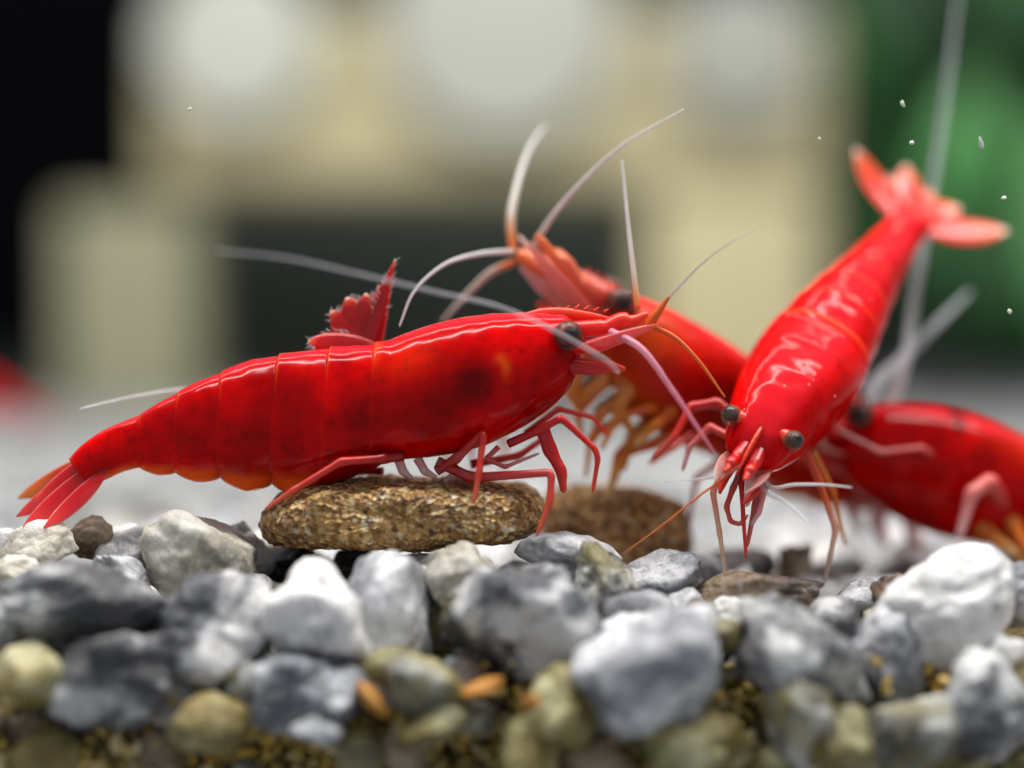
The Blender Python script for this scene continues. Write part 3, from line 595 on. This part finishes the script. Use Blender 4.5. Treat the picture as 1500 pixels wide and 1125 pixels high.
# --- the big side-on shrimp on the wafer
MF = smooth_fun(main_fun)
IP = (-.60, .30, .75)
mb = [(P(140, 668, 90.5), P(26, 730, 91.2), .80, IP, 'o'), (P(142, 674, 90), P(24, 757, 90.3), .82, IP), (P(150, 676, 89.7), P(34, 772, 89.2), .90, IP), (P(158, 686, 89.6), P(64, 774, 88.7), .70, IP), (P(136, 668, 90), P(50, 738, 90), .80, IP)]
shrimp('shrimp', 'large glossy red shrimp in full side view standing on the sandy brown wafer', MF, LMAIN, P(600, 800, 90), 'shell', 'tail', mb,
 legs=[([(590, 668, 88.91), (562, 672, 88.57), (500, 676, 88.23), (430, 718, 87.96), (388, 746, 87.89)], .22, 'leg'),
       ([(640, 690, 89), (668, 672, 88.78), (708, 634, 88.37), (702, 690, 88.10), (694, 738, 87.89)], .23, 'leg'),
       ([(640, 676, 89), (690, 700, 88.91), (808, 692, 88.37), (806, 735, 88.16), (786, 786, 87.96)], .25, 'leg'),
       ([(745, 650, 89.18), (790, 630, 88.78), (822, 612, 88.50), (872, 658, 88.44), (876, 672, 88.44), (868, 722, 88.50)], .20, 'leg_deep'),
       ([(792, 622, 89), (806, 660, 89.05), (822, 690, 88.91), (826, 722, 88.91)], .34, 'leg_deep'),
       ([(770, 636, 91), (818, 600, 91.4), (868, 612, 91.6), (893, 640, 91.8)], .17, 'leg_deep'),
       ([(690, 680, 91), (760, 668, 91.6), (800, 640, 92), (830, 700, 92.4)], .20, 'leg_deep'),
       ([(560, 690, 91), (530, 690, 91.4), (470, 704, 91.6), (440, 716, 91.6)], .18, 'leg_deep'),
       ([(612, 672, 89.6), (622, 690, 89.4), (640, 700, 89.4)], .22, 'swimmeret'), ([(582, 668, 89.5), (590, 690, 89.3), (604, 702, 89.3)], .24, 'swimmeret'), ([(660, 672, 89.6), (668, 692, 89.5), (650, 706, 89.4)], .22, 'swimmeret'),
       ([(730, 655, 89.4), (712, 672, 89.2), (740, 684, 89.2), (790, 664, 89.4)], .13, 'leg_pink')],
 antennae=[([(906, 545, 87.6), (896, 534, 87.3), (850, 505, 87.0), (800, 478, 86.6), (740, 452, 86.0), (640, 428, 85.0), (520, 400, 83.8), (420, 378, 82.8), (314, 367, 82.0)], .10, 'antenna_thin'),
           ([(949, 477, 89.4), (962, 460, 89.3), (980, 434, 89.2)], .20, 'antenna_amber'), ([(978, 438, 89.2), (1020, 394, 88.6), (1060, 362, 87.6), (1105, 338, 86.4)], .07, 'antenna_thin'),
           ([(952, 477, 89.4), (985, 492, 89.2), (1020, 525, 89), (1062, 582, 88.8)], .11, 'antenna_amber'),
           ([(934, 452, 90.6), (930, 420, 90.8), (922, 350, 91.2), (916, 290, 91.6), (911, 236, 92)], .125, 'antenna_orange'),
           ([(895, 486, 89.2), (936, 508, 88.2), (985, 572, 87.4), (1020, 624, 87.0), (1046, 664, 86.8)], .16, 'antenna_pink')],
 blot=[(sx(695), .47, .045, .12, .95, 1), (sx(640), .62, .07, .25, .45, 1), (sx(741), .44, .008, .055, .8, 2), (sx(733), .36, .010, .03, .6, 2), (sx(600), .25, .05, .12, .12, 2), (sx(520), .85, .1, .2, .35, 1)])

# --- shrimp hidden behind it: only the raised tail fan shows over the back
hf, hl = spine_fun([P(775, 588, 97), P(720, 592, 97), P(650, 598, 96.2), P(590, 590, 95), P(552, 562, 93.8), P(540, 515, 92.3)], [(0, 0, 1), (0, 0, 1), (-.1, 0, 1), (-.4, .2, .9), (-.9, .3, .4), (-1, .3, 0.1)])
b0 = P(538, 516, 92.0)
hb = [(P(534, 530, 91.6), P(579, 379, 90.9), .98, (.95, .1, .3), 1), (P(526, 524, 91.8), P(556, 418, 91.3), .9, (.9, .2, .2), 1), (P(540, 530, 91.8), P(536, 430, 91.3), 1.25, (.95, .2, .1)), (P(546, 526, 91.8), P(508, 436, 91.2), 1.45, (.85, .2, .3)), (P(552, 520, 91.7), P(484, 456, 91.1), 1.25, (.7, .2, .6)), (P(556, 512, 91.3), P(451, 500, 90.7), 1.05, (.12, .2, 1))]
shrimp('shrimp', 'small dark red shrimp hidden behind, its tail fan raised over the large one', hf, hl, P(650, 700, 96), 'shell', 'tail_dark', hb,
 legs=[([(700, 632, 96.5), (690, 650, 96.3), (696, 705, 96)], .14, 'leg_deep'), ([(670, 635, 96), (655, 655, 96), (650, 708, 96)], .14, 'leg_deep'), ([(730, 630, 98), (740, 655, 98.2), (735, 706, 98)], .14, 'leg_deep')],
 antennae=[([(770, 580, 98), (640, 600, 98.5), (480, 592, 97), (300, 572, 94.5), (262, 571, 93), (200, 580, 92), (116, 599, 90.6)], .12, 'antenna')], wmul=0.9)

# --- the shrimp behind, head raised to the upper left
ff, fl = spine_fun([P(868, 452, 94.6), P(925, 498, 95.2), P(990, 552, 96), P(1085, 604, 97.6), P(1180, 645, 99.4), P(1270, 684, 101), P(1340, 712, 102.6), P(1400, 742, 104)], [(.42, -.1, .9)] * 4 + [(.36, -.1, .92)] * 4)
fb = [(P(1396, 738, 104), P(1470, 770, 105.5), 1.0, (0, .8, .6)), (P(1396, 742, 104), P(1460, 800, 105.5), 1.0, (0, .6, .8))]
shrimp('shrimp', 'orange red shrimp rearing its head behind the large one, pale curved feelers', ff, fl, P(1000, 800, 96), 'shell_orange', 'tail', fb,
 legs=[([(960, 600, 95.5), (930, 640, 95), (906, 668, 95), (890, 728, 95)], .32, 'leg_orange'), ([(930, 590, 95.5), (900, 622, 95), (866, 640, 95), (858, 700, 95.2)], .26, 'leg_orange'),
       ([(1000, 620, 95.5), (960, 650, 95), (915, 664, 94.6), (900, 700, 94.6), (886, 728, 94.6)], .30, 'leg_orange'), ([(890, 560, 95.2), (862, 585, 95), (846, 610, 95), (852, 640, 95)], .30, 'leg_orange'),
       ([(860, 500, 94.8), (846, 540, 94.5), (838, 575, 94.4), (850, 600, 94.4)], .5, 'leg_yellow'), ([(900, 540, 94.6), (920, 570, 94.4), (905, 600, 94.3), (925, 632, 94.3)], .45, 'leg_yellow'), ([(960, 575, 94.8), (985, 600, 94.4), (960, 622, 94.2), (930, 655, 94.2)], .34, 'leg_orange'), ([(1000, 590, 95), (950, 598, 94.3), (905, 610, 94.2), (880, 660, 94.2)], .3, 'leg_orange'), ([(905, 520, 95), (880, 560, 94.6), (858, 575, 94.4), (842, 600, 94.4)], .42, 'leg_yellow'), ([(940, 570, 95.4), (905, 590, 94.8), (880, 605, 94.6), (868, 650, 94.6)], .40, 'leg_yellow'), ([(980, 600, 95.6), (950, 625, 95), (925, 640, 94.8), (912, 690, 94.8)], .36, 'leg_yellow'), ([(1050, 610, 96), (1010, 640, 94.5), (985, 655, 94), (950, 680, 94)], .26, 'leg'), ([(1100, 640, 97), (1050, 680, 96.5), (1020, 700, 96), (1010, 770, 96)], .22, 'leg_pink'),
       ([(1290, 730, 101), (1285, 765, 101), (1300, 800, 101)], .5, 'swimmeret'), ([(1330, 740, 102), (1335, 775, 102), (1350, 810, 102)], .5, 'swimmeret'), ([(1250, 715, 100), (1246, 745, 100), (1260, 780, 100)], .4, 'swimmeret')],
 antennae=[([(752, 368, 94.6), (748, 335, 94.8), (758, 270, 95.8), (775, 220, 97), (798, 185, 98.5)], .19, 'antenna_orange'), ([(780, 364, 94.4), (800, 330, 94), (850, 270, 93), (910, 215, 92), (1002, 160, 90.6)], .115, 'antenna'),
           ([(752, 368, 94), (700, 372, 92.8), (650, 388, 91.8), (606, 428, 91.2), (585, 478, 90.8)], .105, 'antenna'), ([(752, 384, 94.6), (720, 398, 95), (690, 425, 95.4), (648, 470, 95.8)], .16, 'antenna_orange')],
 hmul=.86, scale_m='scale_pale', ped_m='ped_pale', extra=[([(900, 462, 94.6), (850, 432, 94.4), (800, 405, 94.3), (766, 384, 94.3)], [.95, .95, .72, .3], 'scale_pale', .7), ([(885, 440, 94.2), (840, 416, 94.1), (795, 392, 94.1), (758, 372, 94.2)], [.62, .6, .48, .25], 'ped_pale', .8)], thick=1.2, ped_len=1.3, eye_lat=.058, eye_r=.031, eyeup=.045, spread=.8, blot=[(.12, .95, .10, .22, .6, 2), (.3, .98, .06, .15, .5, 2), (.10, .35, .05, .3, .3, 2), (.3, .5, .1, .25, .6, 1)])

# --- the diving shrimp, head down, back to the camera
dl = unit((.94, -.24, -.35)); tl = unit((.886, 0.05, -.464))
c0, c1 = P(1099, 670, 89.0), P(1338, 322, 100.0)
pts = [c0, P(1142, 600, 91.0), P(1178, 545, 92.8), P(1218, 485, 94.8), P(1258, 427, 96.6), P(1298, 372, 98.2), c1]
tg = unit(c1 - c0); dd = [unit(np.cross(unit(dl * (1 - k) + tl * k), tg)) for k in np.linspace(0, 1, 7)]
dd = [x if x[1] < 0 else -x for x in dd]
df, dlen = spine_fun(pts, dd)
e0 = P(1342, 312, 100.2)
tn = dd[-1]; ax_ = lambda p, q: unit(np.cross(q - p, tn))
db = [(p, q, w, ax_(p, q)) for p, q, w in ((P(1340, 334, 100), P(1253, 218, 100.8), 1.45), (P(1340, 326, 100), P(1300, 258, 101.2), 1.2), (e0, P(1328, 242, 101.6), 1.35), (P(1344, 320, 100), P(1406, 304, 101.2), 1.4), (P(1338, 328, 100), P(1477, 338, 100.6), 1.4), (P(1342, 318, 100), P(1366, 280, 101.4), 1.3))]
shrimp('shrimp', 'bright red shrimp diving head down with its back and spread tail fan in view', df, dlen, P(1120, 850, 90), 'shell_bright', 'tail_orange', db,
 legs=[([(1084, 650, 91), (1060, 690, 90), (1044, 720, 89.8), (1054, 780, 89.6), (1060, 820, 89.4), (1063, 858, 89.2)], .17, 'leg_clear'), ([(1128, 660, 90.6), (1112, 710, 89.9), (1106, 740, 89.6), (1094, 802, 89.4)], .20, 'leg'), ([(1096, 660, 90.4), (1086, 710, 89.6), (1089, 760, 89.2), (1093, 818, 89.2)], .15, 'leg_deep'),
       ([(1176, 650, 91), (1200, 705, 91), (1224, 775, 91), (1216, 815, 91), (1206, 858, 91)], .20, 'leg_clear'), ([(1190, 660, 92.5), (1220, 720, 92.8), (1232, 775, 93), (1240, 800, 93)], .18, 'leg_orange'),
       ([(1078, 610, 91.5), (1050, 590, 91.8), (1012, 596, 92), (988, 640, 91.6), (955, 672, 91.4)], .26, 'leg'), ([(1070, 640, 91), (1040, 625, 91.5), (1010, 655, 91.5), (1000, 690, 91.4)], .2, 'leg_pink'),
       ([(1094, 670, 90.2), (1074, 715, 89.6), (1064, 742, 89.4), (1070, 764, 89.3), (1084, 768, 89.2), (1096, 754, 89.2)], .17, 'leg'), ([(1104, 672, 89.8), (1100, 715, 89.4), (1092, 742, 89.3)], .34, 'swimmeret'), ([(1110, 665, 90.2), (1120, 715, 89.6), (1112, 750, 89.4), (1100, 770, 89.3)], .2, 'leg_pink')],
 antennae=[([(1090, 676, 89.2), (1062, 700, 88.8), (1030, 722, 88.4), (980, 762, 88.2), (912, 812, 88)], .055, 'antenna_amber'), ([(1112, 690, 89.2), (1128, 712, 88.8), (1165, 710, 88), (1205, 710, 87.6), (1248, 714, 87.2)], .09, 'antenna'), ([(1112, 690, 89.2), (1118, 716, 88.6), (1150, 735, 87.6), (1185, 765, 86.6)], .11, 'antenna_thin'),
           ([(1090, 676, 89.2), (1062, 694, 88.8), (1025, 702, 88.2), (975, 706, 87.6)], .10, 'antenna_thin')],
 hmul=0.9, wmul=1.24, eye_lat=.075, eye_r=.0250, spread=.8, rost=1.15, eyeup=.050, ped_len=.85, thick=.95, ped_m='leg_deep', eye_back=.05, pn=1.6, eye_m='cornea_pale', pup=.74, wprof=([0, .06, .18, .32, .48, .66, .84, 1], [.060, .084, .116, .130, .118, .090, .062, .047]), scale_m='scale_pale', blot=[(.3, .5, .1, .2, .4, 1)])

# --- the shrimp at the right edge of the group
rf, rl = spine_fun([P(1222, 640, 97.4), P(1300, 664, 97.6), P(1395, 694, 98), P(1500, 726, 98.4), P(1620, 756, 98.8), P(1750, 792, 99.2), P(1890, 850, 99.6)], [(.2, -.25, 1)] * 7)
rb = [(P(1880, 845, 99.6), P(1990, 900, 100), 1.1, (0, .9, .3)), (P(1880, 845, 99.6), P(1970, 920, 99), 1.1, (0, .9, .3))]
shrimp('shrimp', 'blurred red shrimp with pink sheen beyond the bright white quartz stone', rf, rl, P(1500, 840, 98), 'shell', 'tail', rb,
 legs=[([(1470, 740, 97), (1450, 706, 95.6), (1424, 722, 95.2), (1404, 790, 95)], .46, 'leg_pink'), ([(1420, 740, 97.5), (1440, 775, 97), (1490, 815, 96.5)], .5, 'leg_orange'), ([(1480, 760, 97), (1500, 800, 96.6), (1490, 840, 96.6)], .4, 'leg_orange'),
       ([(1400, 690, 96.5), (1350, 656, 95.6), (1290, 662, 95.4), (1225, 628, 95.4)], .17, 'leg_pink')],
 antennae=[([(1262, 640, 98.6), (1272, 585, 99), (1330, 518, 101), (1420, 428, 104)], .36, 'antenna_thin'), ([(1280, 640, 98.6), (1312, 575, 99.5), (1345, 400, 102), (1380, 180, 104), (1406, -20, 105)], .28, 'antenna_thin')],
 hmul=.98, eye_lat=.05, eyeup=.07, scale_m='scale_pale', ped_len=.5, blot=[(.21, .06, .02, .10, .9, 1), (.5, .08, .15, .12, .35, 2)])

# --- a far one at the left
lf, ll = spine_fun([P(-160, 575, 150), P(-100, 572, 150), P(-50, 575, 150), P(0, 584, 151), P(40, 602, 152)], [(0, 0, 1)] * 5)
shrimp('shrimp', 'faint red shrimp far back on the gravel beyond the tail of the large one', lf, ll, P(-60, 610, 150), 'shell_orange', 'tail', [(P(38, 600, 152), P(66, 622, 152), 1.6, (0, .9, .3))], [], [], N=24)

# ------------------------------------------------------------------ far background: beige arch ornament, added light-spot discs, plant, filter block
AR = 150.0   # y of its front
def X(px): return (px - 750) / FPX * (AR + D0)
def Z(py): return P(750, py, AR + D0)[2]
arch = empty('arch_ornament', (0, AR, -2), 'blurred beige arch ornament with two pillars and a broad lintel', 'ornament')
am = plain('ceramic_beige', lin(230, 219, 176), 0.55, 0.18, 0.05); am2 = plain('ceramic_beige_darker', lin(180, 178, 148), 0.6, 0.2, 0.05)
a = Acc(); box(a, (X(85), AR, -3), (X(285), AR + 16, Z(300)), 1.2); a.build('pillar', am2, arch)
a = Acc(); box(a, (X(950), AR, -3), (X(1205), AR + 16, Z(275)), 1.2); a.build('pillar', am, arch)
a = Acc(); box(a, (X(222), AR - 1, Z(275) + 0.05), (X(1212), AR + 17, Z(18)), 1.5); a.build('lintel', am, arch)
def light_spot_mat(e):
    m, nt, N, L, b, out = newmat('light_spot_glow'); b.inputs['Base Color'].default_value = (0.1, 0.1, 0.1, 1); b.inputs['Emission Color'].default_value = (0.98, 1.0, 0.84, 1); b.inputs['Emission Strength'].default_value = e; return m  # even glow standing in for a defocused bright spot
HM = plain('disc_housing_grey', lin(120, 122, 120), 0.4)
for px, py, r, lab in ((345, 58, 8.2, 'glowing disc standing in for a blurred light before the pillar end of the beige lintel'), (735, 36, 11.5, 'largest glowing disc standing in for a blurred light before the middle of the beige lintel'), (1085, 75, 7.0, 'smallest glowing disc standing in for a blurred light at the plant end of the lintel')):  # discs added to imitate out-of-focus light spots, sized to the blur
    c = P(px, py, AR + D0 - 5); root = empty('light_spot_disc', c, lab, 'lamp', 'glowing discs for blurred lights before the arch')
    a = Acc(); th = np.linspace(0, math.pi/2, 10); n = 32; ang = np.linspace(0, 2*np.pi, n, endpoint=False)
    rings = [c + np.stack([r * math.cos(t) * np.cos(ang), np.full(n, -r * .35 * math.sin(t)), r * math.cos(t) * np.sin(ang)], 1) for t in th[:-1]] + [c + np.stack([r * .02 * np.cos(ang), np.full(n, -r * .35), r * .02 * np.sin(ang)], 1)]
    rings_to_mesh(a, rings, [np.zeros((n, 4))] * len(rings)); a.build('glow_face', light_spot_mat({8.2: .54, 11.5: .47}.get(r, .34)), root)
    a = Acc(); rings = [c + np.stack([q * np.cos(ang), np.full(n, y), q * np.sin(ang)], 1) for q, y in ((r * 1.03, 0.01), (r * 1.03, 1.2), (r * .5, 2.4))]
    rings_to_mesh(a, rings, [np.zeros((n, 4))] * 3); a.build('disc_housing', HM, root)
    a = Acc(); tube(a, [c + [0, 1.2, r * .9], c + [0, 1.4, r + 60]], [.25, .25]); a.build('disc_cord', HM, root)  # backing and cord are made up to carry the glowing disc
a = Acc(); box(a, (X(-400), AR + 4, Z(520)), (X(210), AR + 22, Z(-260)), 2.0)
tag(a.build('filter_block', plain('sponge_black', lin(5, 6, 10), 0.95, 0.4, 0.6)), 'black sponge filter block beside the beige arch', 'filter')
# broad-leaved plant at the right
def plant():
    root = empty('aquatic_plant', (60, AR - 4, -2), 'blurred broad leaved green plant to the right of the beige arch', 'plant')
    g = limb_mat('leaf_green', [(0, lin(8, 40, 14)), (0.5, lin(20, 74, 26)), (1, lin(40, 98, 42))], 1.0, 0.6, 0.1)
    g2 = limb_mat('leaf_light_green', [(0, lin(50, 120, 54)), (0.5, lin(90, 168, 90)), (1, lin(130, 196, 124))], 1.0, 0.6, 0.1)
    r = np.random.default_rng(4); base = np.array([60, AR - 2, -2.0])
    for i in range(70):
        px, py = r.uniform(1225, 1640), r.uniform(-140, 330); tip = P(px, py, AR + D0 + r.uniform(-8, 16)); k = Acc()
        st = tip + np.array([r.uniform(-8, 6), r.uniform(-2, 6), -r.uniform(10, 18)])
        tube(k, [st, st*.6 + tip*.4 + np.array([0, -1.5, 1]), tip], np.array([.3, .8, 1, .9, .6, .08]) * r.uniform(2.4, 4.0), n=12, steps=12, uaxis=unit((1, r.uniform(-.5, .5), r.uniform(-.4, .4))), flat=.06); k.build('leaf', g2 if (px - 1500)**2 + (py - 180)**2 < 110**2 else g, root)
    for i in range(6):
        k = Acc(); q = base + np.array([r.uniform(-4, 10), r.uniform(-3, 6), 0]); tube(k, [q, q + [1, 0, 18], q + [r.uniform(-3, 5), 0, 40]], [.6, .5, .3]); k.build('stem', g, root)
plant()
# drifting specks
sm = plain('speck_white', lin(226, 236, 220), 0.5)
for i, (px, py, l, d, rot) in enumerate(((1322, 152, 12, 88.5, 70), (1336, 209, 7, 88.8, 5), (1437, 210, 17, 88.2, 75), (1470, 290, 8, 88.6, 0), (1479, 456, 8, 89, 60), (1200, 204, 5, 89, 0), (278, 160, 5, 89, 20))):
    me = stone_mesh('water_speck', 40 + i, 3)
    me.materials.append(sm); o = bpy.data.objects.new('water_speck', me); COL.objects.link(o)
    o.location = Vector(P(px, py, d)) * U; o.scale = Vector((MM(l)*.6, .07, .09)) * U; o.rotation_euler = (0, math.radians(rot), 0)
    tag(o, 'tiny white speck drifting in the water', 'speck', 'specks drifting in the water')
for o in bpy.data.objects:
    if '_o' in o: del o['_o']
